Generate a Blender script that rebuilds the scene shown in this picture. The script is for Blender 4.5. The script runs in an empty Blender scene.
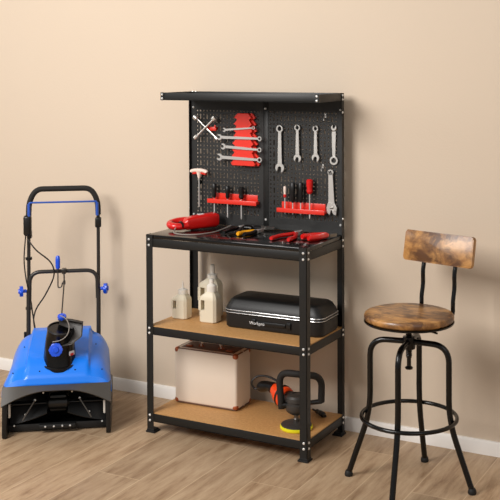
import bpy, bmesh, math, random
from mathutils import Matrix, Vector, noise
random.seed(7)
S = bpy.context.scene
COL = S.collection
PI = math.pi

# ------------------------------------------------------------------ camera
cam_d = bpy.data.cameras.new('camera')
cam = bpy.data.objects.new('camera', cam_d); COL.objects.link(cam)
_yaw, _pit, _roll = -.4745, .0226, -.0032
fw = Vector((math.sin(_yaw)*math.cos(_pit), math.cos(_yaw)*math.cos(_pit), -math.sin(_pit)))
r0 = Vector((math.cos(_yaw), -math.sin(_yaw), 0)); u0 = r0.cross(fw)
rr = r0*math.cos(_roll)+u0*math.sin(_roll); uu = -r0*math.sin(_roll)+u0*math.cos(_roll)
Mx = Matrix((rr, uu, -fw)).transposed().to_4x4()
Mx.translation = Vector((2.6818, -4.1036, 1.6466))
cam.matrix_world = Mx
cam_d.sensor_width = 36; cam_d.lens = 1023.6/500*36
cam_d.shift_x = (250-298.33)/500; cam_d.shift_y = (86.38-250)/500
cam_d.clip_start = .05
S.camera = cam

# ------------------------------------------------------------------ world, lights, exposure
w = bpy.data.worlds.new('world'); S.world = w; w.use_nodes = True
w.node_tree.nodes['Background'].inputs[0].default_value = (1.0, .97, .94, 1)
w.node_tree.nodes['Background'].inputs[1].default_value = .34
def area(name, loc, target, size, power, color, size_y=None):
    d = bpy.data.lights.new(name, 'AREA'); d.energy = power; d.color = color
    d.size = size
    if size_y: d.shape = 'RECTANGLE'; d.size_y = size_y
    o = bpy.data.objects.new(name, d); COL.objects.link(o); o.location = loc
    o.rotation_euler = (Vector(target)-Vector(loc)).to_track_quat('-Z', 'Y').to_euler()
    return o
area('window_light', (-.5, -3.4, 2.9), (.3, 0, 1.05), 1.7, 154, (1.0, .97, .94))
area('far_left_fill_light', (-3.9, -1.3, 2.6), (.2, 0, 1.0), 1.2, 24, (1.0, .965, .93))  # added fill, no window there; brightens the wall gap behind the pegboard holes
area('side_light', (3.6, -3.2, 2.6), (.9, -.2, .5), 1.6, 16, (1.0, .96, .92))
S.view_settings.view_transform = 'Standard'; S.view_settings.look = 'None'
S.view_settings.exposure = 0; S.view_settings.gamma = 1
S.view_settings.use_curve_mapping = False

# ------------------------------------------------------------------ materials
def hx(h):
    h = h.lstrip('#'); c = [int(h[i:i+2], 16)/255 for i in (0, 2, 4)]
    return tuple((x/12.92 if x <= .04045 else ((x+.055)/1.055)**2.4) for x in c)+(1,)
def mat(name, col, rough=.5, metal=0, bump=0, bscale=200, coat=0, spec=None, vary=0, vscale=6, trans=0):
    m = bpy.data.materials.new(name); m.use_nodes = True
    nt = m.node_tree; b = nt.nodes['Principled BSDF']
    b.inputs['Base Color'].default_value = hx(col); b.inputs['Roughness'].default_value = rough
    b.inputs['Metallic'].default_value = metal; b.inputs['Coat Weight'].default_value = coat
    b.inputs['Coat Roughness'].default_value = .1
    if spec is not None: b.inputs['Specular IOR Level'].default_value = spec
    if trans: b.inputs['Transmission Weight'].default_value = trans
    tc = nt.nodes.new('ShaderNodeTexCoord')
    if vary:
        n = nt.nodes.new('ShaderNodeTexNoise'); n.inputs['Scale'].default_value = vscale; n.inputs['Detail'].default_value = 5
        nt.links.new(tc.outputs['Object'], n.inputs['Vector'])
        mr = nt.nodes.new('ShaderNodeMapRange'); mr.inputs[3].default_value = 1-vary; mr.inputs[4].default_value = 1+vary
        nt.links.new(n.outputs['Fac'], mr.inputs[0])
        mx = nt.nodes.new('ShaderNodeVectorMath'); mx.operation = 'SCALE'
        mx.inputs[0].default_value = hx(col)[:3]; nt.links.new(mr.outputs[0], mx.inputs['Scale'])
        nt.links.new(mx.outputs[0], b.inputs['Base Color'])
    if bump:
        n = nt.nodes.new('ShaderNodeTexNoise'); n.inputs['Scale'].default_value = bscale; n.inputs['Detail'].default_value = 3
        nt.links.new(tc.outputs['Object'], n.inputs['Vector'])
        bp = nt.nodes.new('ShaderNodeBump'); bp.inputs['Strength'].default_value = bump; bp.inputs['Distance'].default_value = .002
        nt.links.new(n.outputs['Fac'], bp.inputs['Height']); nt.links.new(bp.outputs[0], b.inputs['Normal'])
    return m

M = {}
M['wall'] = mat('wall_paint', '#D1C0AC', .85, bump=.25, bscale=120, vary=.015, vscale=1.5, spec=.25)
M['base'] = mat('baseboard_paint', '#EFEAE4', .5, vary=.02)
M['steel'] = mat('black_powder_coat', '#131312', .45, bump=.08, bscale=900, spec=.45)
M['peg'] = mat('pegboard_steel', '#1B1B1A', .5, bump=.08, bscale=900, spec=.5)
M['gloss'] = mat('black_gloss_board', '#0C0B0B', .16, vary=.1, spec=.5)
M['bolt'] = mat('zinc_bolt', '#F2F1EE', .3, .6)
M['chrome'] = mat('satin_chrome', '#E6E3DE', .28, .75)
M['dchrome'] = mat('dark_chrome', '#77736E', .3, .9)
M['red'] = mat('red_plastic', '#D3120F', .32, coat=.3, vary=.06)
M['redcoat'] = mat('red_rack', '#E2301F', .35, coat=.3)
M['pale'] = mat('pale_plastic', '#F0D9CB', .4)
M['blackp'] = mat('black_plastic', '#090909', .35, bump=.05, bscale=500)
M['blackg'] = mat('black_tube_paint', '#060606', .2, spec=.4)
M['foam'] = mat('black_foam', '#15120F', .75, bump=.4, bscale=400)
M['greyp'] = mat('grey_plastic', '#393532', .42)
M['lip'] = mat('grey_matte_plastic', '#45413C', .5)
M['rubber'] = mat('black_rubber', '#0B0B0B', .6)
M['yellow'] = mat('yellow_plastic', '#F0A512', .4)
M['padyel'] = mat('yellow_pad', '#E6DC12', .6)
M['orange'] = mat('orange_plastic', '#F24A16', .35, coat=.3)
M['bottle'] = mat('cream_plastic', '#DDD3BC', .42, vary=.03, vscale=20)
M['cap'] = mat('white_cap', '#E6E0D6', .4)
M['cream'] = mat('cream_leatherette', '#E2D3C2', .55, bump=.15, bscale=700, vary=.03, vscale=15)
M['brownl'] = mat('brown_leather', '#6B4A38', .5, bump=.2, bscale=300, vary=.1, vscale=40)
M['copper'] = mat('copper_corner', '#A95A35', .38, .4, vary=.12, vscale=60)
M['blue'] = mat('blue_plastic', '#047CF4', .36, coat=.25)
M['bluek'] = mat('blue_knob_plastic', '#1450D8', .3, coat=.3)
M['bluem'] = mat('blue_painted_rod', '#2C56B4', .35)
M['tube'] = mat('grey_steel_tube', '#3B3835', .32, .5)
M['case'] = mat('black_case_fabric', '#090808', .48, bump=.12, bscale=600)
M['silver'] = mat('silver_trim', '#C9C9C9', .25, .7)
M['white'] = mat('white_print', '#E8E8E8', .5)
M['cable'] = mat('black_cable', '#1B1714', .45)
M['gcable'] = mat('grey_cable', '#8C847C', .45)

def wood_board(name, c1, c2, scale, rough=.5, rot=(0, 0, 0), stretch=(1, 12, 1), blot=0, cd='#3A2010', coat=0):
    m = bpy.data.materials.new(name); m.use_nodes = True; nt = m.node_tree; N = nt.nodes; Lk = nt.links
    b = N['Principled BSDF']; b.inputs['Roughness'].default_value = rough; b.inputs['Coat Weight'].default_value = coat; b.inputs['Coat Roughness'].default_value = .2
    tc = N.new('ShaderNodeTexCoord'); mp = N.new('ShaderNodeMapping')
    mp.inputs['Rotation'].default_value = rot; mp.inputs['Scale'].default_value = stretch
    Lk.new(tc.outputs['Object'], mp.inputs['Vector'])
    n = N.new('ShaderNodeTexNoise'); n.inputs['Scale'].default_value = scale; n.inputs['Detail'].default_value = 8; n.inputs['Roughness'].default_value = .6
    n.inputs['Distortion'].default_value = .6
    Lk.new(mp.outputs[0], n.inputs['Vector'])
    cr = N.new('ShaderNodeValToRGB'); cr.color_ramp.elements[0].position = .35; cr.color_ramp.elements[1].position = .68
    cr.color_ramp.elements[0].color = hx(c1); cr.color_ramp.elements[1].color = hx(c2)
    Lk.new(n.outputs['Fac'], cr.inputs[0]); out = cr.outputs[0]
    if blot:
        n2 = N.new('ShaderNodeTexNoise'); n2.inputs['Scale'].default_value = blot; n2.inputs['Detail'].default_value = 6; n2.inputs['Roughness'].default_value = .65
        n2.inputs['Distortion'].default_value = .4
        mp2 = N.new('ShaderNodeMapping'); mp2.inputs['Scale'].default_value = tuple(1+(s-1)*.15 for s in stretch); mp2.inputs['Rotation'].default_value = rot
        Lk.new(tc.outputs['Object'], mp2.inputs['Vector']); Lk.new(mp2.outputs[0], n2.inputs['Vector'])
        c2r = N.new('ShaderNodeValToRGB'); c2r.color_ramp.elements[0].position = .40; c2r.color_ramp.elements[1].position = .58
        c2r.color_ramp.elements[0].color = (1, 1, 1, 1); c2r.color_ramp.elements[1].color = (0, 0, 0, 1)
        Lk.new(n2.outputs['Fac'], c2r.inputs[0])
        mx = N.new('ShaderNodeMix'); mx.data_type = 'RGBA'; Lk.new(c2r.outputs[0], mx.inputs[0])
        Lk.new(out, mx.inputs[6]); mx.inputs[7].default_value = hx(cd); out = mx.outputs[2]
    Lk.new(out, b.inputs['Base Color'])
    bp = N.new('ShaderNodeBump'); bp.inputs['Strength'].default_value = .15; bp.inputs['Distance'].default_value = .002
    Lk.new(n.outputs['Fac'], bp.inputs['Height']); Lk.new(bp.outputs[0], b.inputs['Normal'])
    return m
M['mdf'] = wood_board('particle_board', '#B5854F', '#C79861', 90, .55, stretch=(1, 1, 1))
M['rustic'] = wood_board('rustic_wood', '#8F5F2E', '#CB9656', 7, .38, rot=(0, 0, .3), stretch=(1.2, 5, 3), blot=11, cd='#5A381C', coat=.25)

def floor_mat():
    m = bpy.data.materials.new('oak_plank_floor'); m.use_nodes = True; nt = m.node_tree; N = nt.nodes; Lk = nt.links
    b = N['Principled BSDF']; b.inputs['Roughness'].default_value = .42; b.inputs['Specular IOR Level'].default_value = .35
    tc = N.new('ShaderNodeTexCoord')
    sp = N.new('ShaderNodeSeparateXYZ'); Lk.new(tc.outputs['Object'], sp.inputs[0])
    cb = N.new('ShaderNodeCombineXYZ'); ax = N.new('ShaderNodeMath'); ax.operation = 'ADD'; ax.inputs[1].default_value = 4.115+.2
    ay = N.new('ShaderNodeMath'); ay.operation = 'ADD'; ay.inputs[1].default_value = 10.45
    Lk.new(sp.outputs[1], ay.inputs[0]); Lk.new(sp.outputs[0], ax.inputs[0])
    Lk.new(ay.outputs[0], cb.inputs[0]); Lk.new(ax.outputs[0], cb.inputs[1])
    # per-plank random value
    def mth(op, a, bv):
        n = N.new('ShaderNodeMath'); n.operation = op
        if isinstance(a, (int, float)): n.inputs[0].default_value = a
        else: Lk.new(a, n.inputs[0])
        if bv is not None:
            if isinstance(bv, (int, float)): n.inputs[1].default_value = bv
            else: Lk.new(bv, n.inputs[1])
        return n.outputs[0]
    row = mth('FLOOR', mth('DIVIDE', ax.outputs[0], .2), None)
    off = mth('FRACT', mth('MULTIPLY', row, .618), None)
    yy = mth('ADD', mth('DIVIDE', ay.outputs[0], 1.3), off)
    colm = mth('FLOOR', yy, None)
    idv = N.new('ShaderNodeCombineXYZ'); Lk.new(row, idv.inputs[0]); Lk.new(colm, idv.inputs[1])
    wn = N.new('ShaderNodeTexWhiteNoise'); wn.noise_dimensions = '3D'; Lk.new(idv.outputs[0], wn.inputs['Vector'])
    fx = mth('FRACT', mth('DIVIDE', ax.outputs[0], .2), None); fy = mth('FRACT', yy, None)
    ex = mth('LESS_THAN', mth('MINIMUM', fx, mth('SUBTRACT', 1.0, fx)), .011)
    ey = mth('LESS_THAN', mth('MINIMUM', fy, mth('SUBTRACT', 1.0, fy)), .0016)
    seam = mth('MAXIMUM', ex, ey)
    # grain
    mp = N.new('ShaderNodeMapping'); mp.inputs['Scale'].default_value = (13, 1.7, 1); Lk.new(tc.outputs['Object'], mp.inputs['Vector'])
    va = N.new('ShaderNodeVectorMath'); va.operation = 'ADD'; Lk.new(mp.outputs[0], va.inputs[0])
    sc = N.new('ShaderNodeVectorMath'); sc.operation = 'SCALE'; Lk.new(wn.outputs['Color'], sc.inputs[0]); sc.inputs['Scale'].default_value = 20
    Lk.new(sc.outputs[0], va.inputs[1])
    n = N.new('ShaderNodeTexNoise'); n.inputs['Scale'].default_value = 2.2; n.inputs['Detail'].default_value = 10; n.inputs['Roughness'].default_value = .7; n.inputs['Distortion'].default_value = .25
    Lk.new(va.outputs[0], n.inputs['Vector'])
    cr = N.new('ShaderNodeValToRGB'); e = cr.color_ramp.elements
    e[0].position = .30; e[0].color = hx('#846549'); e[1].position = .72; e[1].color = hx('#C6AC8D')
    k = e.new(.48); k.color = hx('#AE9274')
    Lk.new(n.outputs['Fac'], cr.inputs[0])
    mr = N.new('ShaderNodeMapRange'); mr.inputs[3].default_value = .88; mr.inputs[4].default_value = 1.07; Lk.new(wn.outputs['Value'], mr.inputs[0])
    ml = N.new('ShaderNodeVectorMath'); ml.operation = 'SCALE'; Lk.new(cr.outputs[0], ml.inputs[0]); Lk.new(mr.outputs[0], ml.inputs['Scale'])
    # knots
    mk = N.new('ShaderNodeMapping'); mk.inputs['Scale'].default_value = (3.4, 1.6, 1); Lk.new(tc.outputs['Object'], mk.inputs['Vector'])
    vo = N.new('ShaderNodeTexVoronoi'); vo.inputs['Scale'].default_value = 1.3; Lk.new(mk.outputs[0], vo.inputs['Vector'])
    kn = N.new('ShaderNodeValToRGB'); kn.color_ramp.elements[0].position = .015; kn.color_ramp.elements[0].color = (1, 1, 1, 1)
    kn.color_ramp.elements[1].position = .07; kn.color_ramp.elements[1].color = (0, 0, 0, 1); Lk.new(vo.outputs['Distance'], kn.inputs[0])
    m1 = N.new('ShaderNodeMix'); m1.data_type = 'RGBA'; Lk.new(mth('MULTIPLY', kn.outputs[0], .6), m1.inputs[0]); Lk.new(ml.outputs[0], m1.inputs[6]); m1.inputs[7].default_value = hx('#4E3826')
    m2 = N.new('ShaderNodeMix'); m2.data_type = 'RGBA'; Lk.new(mth('MULTIPLY', seam, .42), m2.inputs[0]); Lk.new(m1.outputs[2], m2.inputs[6]); m2.inputs[7].default_value = hx('#E0C8A6')
    Lk.new(m2.outputs[2], b.inputs['Base Color'])
    bp = N.new('ShaderNodeBump'); bp.inputs['Strength'].default_value = .2; bp.inputs['Distance'].default_value = .002
    Lk.new(n.outputs['Fac'], bp.inputs['Height']); Lk.new(bp.outputs[0], b.inputs['Normal'])
    return m
M['floor'] = floor_mat()

# ------------------------------------------------------------------ mesh helpers
def T(x=0, y=0, z=0, rx=0, ry=0, rz=0):
    return Matrix.Translation((x, y, z)) @ Matrix.Rotation(rz, 4, 'Z') @ Matrix.Rotation(ry, 4, 'Y') @ Matrix.Rotation(rx, 4, 'X')
def frame(origin, zdir, xhint=(1, 0, 0)):
    z = Vector(zdir).normalized(); x = Vector(xhint); x = (x-z*x.dot(z))
    if x.length < 1e-4: x = Vector((0, 1, 0)); x = x-z*x.dot(z)
    x.normalize(); y = z.cross(x)
    m = Matrix((x, y, z)).transposed().to_4x4(); m.translation = Vector(origin); return m
def smooth_path(pts, sub=6, closed=False):
    P = [Vector(p) for p in pts]; n = len(P); out = []
    rng = range(n if closed else n-1)
    for i in rng:
        p1, p2 = P[i], P[(i+1) % n]
        p0 = P[(i-1) % n] if (closed or i > 0) else p1*2-p2
        p3 = P[(i+2) % n] if (closed or i+2 < n) else p2*2-p1
        for k in range(sub):
            t = k/sub
            out.append(.5*((2*p1)+(-p0+p2)*t+(2*p0-5*p1+4*p2-p3)*t*t+(-p0+3*p1-3*p2+p3)*t**3))
    if not closed: out.append(P[-1])
    return out
def round_path(pts, rad, seg=6):
    """polyline with rounded corners"""
    P = [Vector(p) for p in pts]; out = [P[0]]
    for i in range(1, len(P)-1):
        a = (P[i-1]-P[i]); b = (P[i+1]-P[i]); r = min(rad, a.length*.49, b.length*.49)
        s = P[i]+a.normalized()*r; e = P[i]+b.normalized()*r
        for k in range(seg+1):
            t = k/seg; out.append((1-t)**2*s+2*t*(1-t)*P[i]+t*t*e)
    out.append(P[-1]); return out
class MB:
    def __init__(s): s.bm = bmesh.new()
    def box(s, c, d, bev=0, m=None, seg=2):
        g = bmesh.ops.create_cube(s.bm, size=1); vs = g['verts']
        for v in vs: v.co = Vector((v.co.x*d[0], v.co.y*d[1], v.co.z*d[2]))
        if bev:
            es = list({e for v in vs for e in v.link_edges})
            r = bmesh.ops.bevel(s.bm, geom=es, offset=bev, segments=seg, affect='EDGES', profile=.5)
            vs = list({v for f in r['faces'] for v in f.verts} | {v for v in vs if v.is_valid})
        tm = Matrix.Translation(c) if m is None else m @ Matrix.Translation(c)
        for v in vs: v.co = tm @ v.co
        return s
    def prism(s, pts, h0, h1, m=None, bev=0, seg=2):
        m = m or Matrix.Identity(4)
        a = [s.bm.verts.new((p[0], p[1], h0)) for p in pts]; b = [s.bm.verts.new((p[0], p[1], h1)) for p in pts]
        n = len(pts); fb = s.bm.faces.new(a[::-1]); ft = s.bm.faces.new(b)
        for i in range(n): s.bm.faces.new((a[i], a[(i+1) % n], b[(i+1) % n], b[i]))
        vs = a+b
        if bev:
            es = list(set(ft.edges) | set(fb.edges))
            r = bmesh.ops.bevel(s.bm, geom=es, offset=bev, segments=seg, affect='EDGES', profile=.5)
            vs = list({v for f in r['faces'] for v in f.verts} | {v for v in vs if v.is_valid})
        for v in vs: v.co = m @ v.co
        return s
    def tube(s, pts, r, n=10, closed=False, cap=True, flat=1, up=None):
        P = [Vector(p) for p in pts]; k = len(P)
        rs = r if isinstance(r, (list, tuple)) else [r]*k
        tg = []
        for i in range(k):
            if closed: t = P[(i+1) % k]-P[(i-1) % k]
            else: t = P[min(i+1, k-1)]-P[max(i-1, 0)]
            tg.append(t.normalized())
        up = Vector(up) if up else (Vector((0, 0, 1)) if abs(tg[0].z) < .9 else Vector((1, 0, 0)))
        nrm = (up-tg[0]*up.dot(tg[0])).normalized(); rings = []
        for i in range(k):
            if i:
                nrm = nrm-tg[i]*nrm.dot(tg[i]); nrm.normalize()
            bn = tg[i].cross(nrm)
            rings.append([s.bm.verts.new(P[i]+nrm*math.cos(2*PI*j/n)*rs[i]+bn*math.sin(2*PI*j/n)*rs[i]*flat) for j in range(n)])
        for i in range(k if closed else k-1):
            A, B = rings[i], rings[(i+1) % k]
            for j in range(n): s.bm.faces.new((A[j], A[(j+1) % n], B[(j+1) % n], B[j]))
        if cap and not closed: s.bm.faces.new(rings[0][::-1]); s.bm.faces.new(rings[-1])
        return s
    def cyl(s, p0, p1, r, r1=None, n=20): return s.tube([p0, p1], [r, r if r1 is None else r1], n)
    def lathe(s, prof, m=None, n=32, sx=1, sy=1):
        m = m or Matrix.Identity(4); rings = []
        for (r, z) in prof:
            if r < 1e-6: rings.append([s.bm.verts.new(m @ Vector((0, 0, z)))])
            else: rings.append([s.bm.verts.new(m @ Vector((math.cos(2*PI*j/n)*r*sx, math.sin(2*PI*j/n)*r*sy, z))) for j in range(n)])
        for A, B in zip(rings, rings[1:]):
            if len(A) == 1 and len(B) == 1: continue
            for j in range(n):
                q = (j+1) % n
                if len(A) == 1: s.bm.faces.new((A[0], B[q], B[j]))
                elif len(B) == 1: s.bm.faces.new((A[j], A[q], B[0]))
                else: s.bm.faces.new((A[j], A[q], B[q], B[j]))
        return s
    def loft(s, secs, cap=True, closed_sec=True):
        R = [[s.bm.verts.new(p) for p in sec] for sec in secs]; n = len(R[0])
        for A, B in zip(R, R[1:]):
            for j in range(n if closed_sec else n-1): s.bm.faces.new((A[j], A[(j+1) % n], B[(j+1) % n], B[j]))
        if cap and closed_sec: s.bm.faces.new(R[0][::-1]); s.bm.faces.new(R[-1])
        return s
    def ring(s, m, ro, ri, h, n=24):
        rows = []
        for (r, z) in ((ro, 0), (ro, h), (ri, h), (ri, 0)):
            rows.append([s.bm.verts.new(m @ Vector((math.cos(2*PI*j/n)*r, math.sin(2*PI*j/n)*r, z))) for j in range(n)])
        for a in range(4):
            A, B = rows[a], rows[(a+1) % 4]
            for j in range(n): s.bm.faces.new((A[j], A[(j+1) % n], B[(j+1) % n], B[j]))
        return s
    def build(s, name, m, parent=None, ang=35, xf=None):
        if xf is not None: bmesh.ops.transform(s.bm, matrix=xf, verts=s.bm.verts)
        bmesh.ops.recalc_face_normals(s.bm, faces=s.bm.faces)
        me = bpy.data.meshes.new(name); s.bm.to_mesh(me); s.bm.free()
        me.polygons.foreach_set('use_smooth', [True]*len(me.polygons)); me.set_sharp_from_angle(angle=math.radians(ang))
        me.materials.append(m)
        o = bpy.data.objects.new(name, me); COL.objects.link(o)
        if parent: o.parent = parent
        return o
def thing(name, label, cat, loc=(0, 0, 0), rz=0, group=None):
    o = bpy.data.objects.new(name, None); COL.objects.link(o); o.empty_display_size = .05
    o.location = loc; o.rotation_euler = (0, 0, rz); o['label'] = label; o['category'] = cat
    if group: o['group'] = group
    return o
def tag(o, label, cat, group=None):
    o['label'] = label; o['category'] = cat
    if group: o['group'] = group
    return o
def part(name, m, parent, mb, label=None, ang=35):
    o = mb.build(name, m, parent, ang)
    if label: o['label'] = label
    return o
def place(o, loc, rz=0, rx=0, ry=0):
    o.location = loc; o.rotation_euler = (rx, ry, rz); return o

# ------------------------------------------------------------------ setting
WY = .056
o = MB().box((.2, -2.1, -.02), (9, 4.6, .04)).build('floor', M['floor']); o['kind'] = 'structure'
o = MB().box((.2, WY+.06, 1.5), (9, .12, 3.0)).build('wall_back', M['wall']); o['kind'] = 'structure'
bmb = MB(); pr = [(0, 0), (-.014, 0), (-.014, .05), (-.009, .059), (0, .06)]
bmb.loft([[Vector((x, WY+a, b)) for a, b in pr] for x in (-4.2, 4.6)])
o = bmb.build('baseboard_back', M['base']); o['kind'] = 'structure'

# ------------------------------------------------------------------ workbench
W, D, ZW, ZM, ZB, ZT, DT = .8, .372, .887, .479, .089, 1.515, .254
wb = thing('workbench', 'black steel workbench with pegboard back and two wood shelves against the beige wall', 'workbench', (0, 0, 0))
def post(x, y, h, sx, sy):
    m = MB(); t = .002; a = .034
    # flange facing front/back and flange facing the side
    m.box((x+sx*a/2, y+sy*t/2, h/2), (a, t, h)); b_ = a if sy > 0 else .022; m.box((x+sx*t/2, y+sy*b_/2, h/2), (t, b_, h))
    p = part('corner_post', M['steel'], wb, m)
    f = MB(); c = [(x-sx*.005, y-sy*.005), (x+sx*.042, y-sy*.005), (x+sx*.042, y+sy*.042), (x-sx*.005, y+sy*.042)]
    f.prism(c, 0, .008, bev=.002)
    f.prism([(x-sx*.0015, y-sy*.0015), (x+sx*.036, y-sy*.0015), (x+sx*.036, y+sy*.036), (x-sx*.0015, y+sy*.036)], .006, .016, bev=.002)
    part('foot', M['rubber'], p, f)
    return p
posts = {}
posts['fl'] = post(0, -D, ZW, 1, 1); posts['fr'] = post(W, -D, ZW, -1, 1)
posts['rl'] = post(0, 0, ZT, 1, -1); posts['rr'] = post(W, 0, ZT, -1, -1)
def bolt(p, n, par):
    m = MB(); m.lathe([(0, .0045), (.003, .0042), (.0052, .0022), (.0056, 0), (0, 0)], frame(p, n), 12)
    part('bolt', M['bolt'], par, m)
def level(ztop, hgt, d, ts, boards=True):
    zc = ztop-hgt/2
    for yy, sy in ((-d, 1), (0, -1)):
        m = MB(); m.box((W/2, yy+sy*.0035, zc), (W-.008, .003, hgt), .001); m.box((W/2, yy+sy*.012, ztop-hgt+.0015), (W-.03, .02, .003))
        part('shelf_beam', M['steel'], wb, m)
    for xx, sx in ((0, 1), (W, -1)):
        m = MB(); m.box((xx+sx*.0035, -d/2, zc), (.003, d-.008, hgt), .001); m.box((xx+sx*.012, -d/2, ztop-hgt+.0015), (.02, d-.03, .003))
        part('shelf_beam', M['steel'], wb, m)
# worktop
level(.870, .038, D, 0)
m = MB(); m.box((W/2, -D/2, .8785), (W-.006, D-.006, .017), .003)
part('worktop', M['gloss'], wb, m, 'glossy black worktop')
for z in (ZM, ZB):
    level(z-.003, .036, D, 0)
    m = MB(); m.prism([(.006, -D+.006), (W-.006, -D+.006), (W-.006, -.006), (.006, -.006)], z-.012, z, bev=.001)
    part('shelf_board', M['mdf'], wb, m, 'light brown wood shelf board')
# top shelf
level(ZT, .034, DT, 0)
m = MB(); m.box((W/2, -DT/2, ZT-.012), (W-.01, DT-.012, .006)); part('top_shelf_board', M['peg'], wb, m)
for x, sx in ((0, 1), (W, -1)):
    m = MB(); m.box((x+sx*.008, -DT+.001, ZT-.0165), (.016, .002, .036)); m.box((x+sx*.001, -DT+.008, ZT-.0165), (.002, .016, .036))
    c = part('corner_bracket', M['steel'], wb, m)
    for dz in (.008, .026): bolt((x+sx*.009, -DT, ZT-dz), (0, -1, 0), c)
# bolts on the posts
for key, x, y, sx, sy in (('fl', 0, -D, 1, 1), ('fr', W, -D, -1, 1), ('rr', W, 0, -1, -1), ('rl', 0, 0, 1, -1)):
    for z in (.866, .840, ZM-.010, ZM-.032, ZB-.010, ZB-.034):
        if sy > 0: bolt((x+sx*.015, y, z), (0, -1, 0), posts[key])
        bolt((x, y+sy*.016, z), (-sx, 0, 0), posts[key])
    if sy < 0:
        for z in (ZT-.010, ZT-.028, ZT-.085, .96): bolt((x, y+sy*.016, z), (-sx, 0, 0), posts[key])
for dx in (.012, .03): bolt((dx, -.0045, ZT-.001), (0, 0, 1), posts['rl'])

# pegboards: real punched holes
def pegboard(x0, x1, z0, z1):
    p = .01835; yf = -.0045; bm = bmesh.new(); t = .0012
    nx = int((x1-x0-.045)/p); nz = int((z1-z0-.045)/p/3)*3
    gx = (x0+x1)/2-nx*p/2; gz = (z0+z1)/2-nz*p/2
    def V(x, z): return bm.verts.new((x, yf, z))
    def cell(cx, cz, hw, hh, outline):
        o_, i_ = [], []
        for k, (ix, iz) in enumerate(outline):
            i_.append(V(cx+ix, cz+iz))
            s = max(abs(ix)/hw, abs(iz)/hh)
            # project outline onto the cell border
            o_.append(V(cx+ix/s, cz+iz/s))
        # corners are inserted by choosing outline directions towards them
        n = len(i_)
        for k in range(n): bm.faces.new((o_[k], o_[(k+1) % n], i_[(k+1) % n], i_[k]))
    r = .0040
    dot = [(r*math.cos(a*PI/4), r*math.sin(a*PI/4)) for a in range(8)]
    hw, hh = p/2, p
    sw, sh = .0036, .0120
    slot = []
    for sgn in (1, -1):
        pass
    slot = [(sw, 0), (sw, sw*hh/hw), (sw, sh*.75), (sw*.6, sh), (0, sh+.0006), (-sw*.6, sh), (-sw, sh*.75), (-sw, sw*hh/hw), (-sw, 0), (-sw, -sw*hh/hw), (-sw, -sh*.75), (-sw*.6, -sh), (0, -sh-.0006), (sw*.6, -sh), (sw, -sh*.75), (sw, -sw*hh/hw)]
    for i in range(nx):
        cx = gx+(i+.5)*p
        if i % 2 == 1:
            for j in range(nz//3):
                zt = gz+nz*p-j*3*p
                cell(cx, zt-.5*p, hw, p/2, dot)
                cell(cx, zt-2*p, hw, hh, slot)
        else:
            for j in range(nz): cell(cx, gz+(j+.5)*p, hw, p/2, dot)
    def quad(a, b, c, d): bm.faces.new((V(a, c), V(b, c), V(b, d), V(a, d)))
    X1, Z1 = gx+nx*p, gz+nz*p
    quad(x0, gx, z0, z1); quad(X1, x1, z0, z1); quad(gx, X1, z0, gz); quad(gx, X1, Z1, z1)
    bmesh.ops.remove_doubles(bm, verts=bm.verts, dist=1e-5)
    bmesh.ops.recalc_face_normals(bm, faces=bm.faces)
    me = bpy.data.meshes.new('pegboard'); bm.to_mesh(me); bm.free(); me.materials.append(M['peg'])
    o = bpy.data.objects.new('pegboard', me); COL.objects.link(o); o.parent = wb
    md = o.modifiers.new('thickness', 'SOLIDIFY'); md.thickness = t; md.offset = 0
    f = MB()
    for (a, b, c, d) in ((x0, x0+.0015, z0, z1), (x1-.0015, x1, z0, z1)): f.box(((a+b)/2, yf+.002, (c+d)/2), (b-a, .004, d-c))
    for z in (z0+.001, z1-.001): f.box(((x0+x1)/2, yf+.002, z), (x1-x0, .004, .0015))
    e = f.build('rim', M['peg'], o)
    return o
pegboard(.004, .400, .889, 1.482)
pegboard(.400, .796, .889, 1.482)
m = MB(); m.box((.408, -.0062, 1.185), (.026, .002, .59), .0008); part('centre_strip', M['steel'], wb, m)
for z in (1.44, .93):
    for x in (.408, .785, .015): bolt((x, -.0072 if x == .408 else -.0052, z), (0, -1, 0), wb)

# ------------------------------------------------------------------ tools on the pegboard
PY = -.0053
def hook(x, z, ln=.028):
    m = MB(); m.box((0, -.001, .004), (.006, .002, .018), .0005)
    m.tube(round_path([(0, -.001, 0), (0, -ln, 0), (0, -ln, .008)], .004), .0014, 8)
    o = m.build('pegboard_hook', M['steel']); o.location = (x, PY, z)
    return o
def jaw(m, M4, R, w, h, opening=0.0):
    pts = []; a0 = math.asin(w/2/R)*1.1
    n = 18
    for k in range(n+1):
        a = a0+(2*PI-2*a0)*k/n; pts.append((R*math.cos(a)*1.0, R*math.sin(a)))
    pts += [(-R*.15, -w/2), (-R*.35, -w*.2), (-R*.35, w*.2), (-R*.15, w/2)]
    m.prism(pts, 0, h, M4 @ Matrix.Rotation(opening, 4, 'Z'), bev=h*.15, seg=1)
def combo(L, s, rs=1.0, js=1.0):
    """combination wrench in the x-z plane, ring end at the origin (its hole centre), jaw end at -z, face to -y"""
    m = MB(); F = Matrix.Rotation(PI/2, 4, 'X')     # local xy -> world xz, thickness to -y
    ro = .0135*s*rs; h = .0065
    m.ring(F @ T(0, 0, 0), ro, ro*.62, h, 28)
    m.prism([(-.0062*s, -ro*.75), (.0062*s, -ro*.75), (.0074*s, -L*.5), (.0088*s, -L+.014*s), (-.0088*s, -L+.014*s), (-.0074*s, -L*.5)], .001, h-.001, F, bev=.0008, seg=1)
    jaw(m, F @ T(0, -L, 0, rz=-PI/2-.2), .0185*s*js, .016*s*js, h)
    return m
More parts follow.
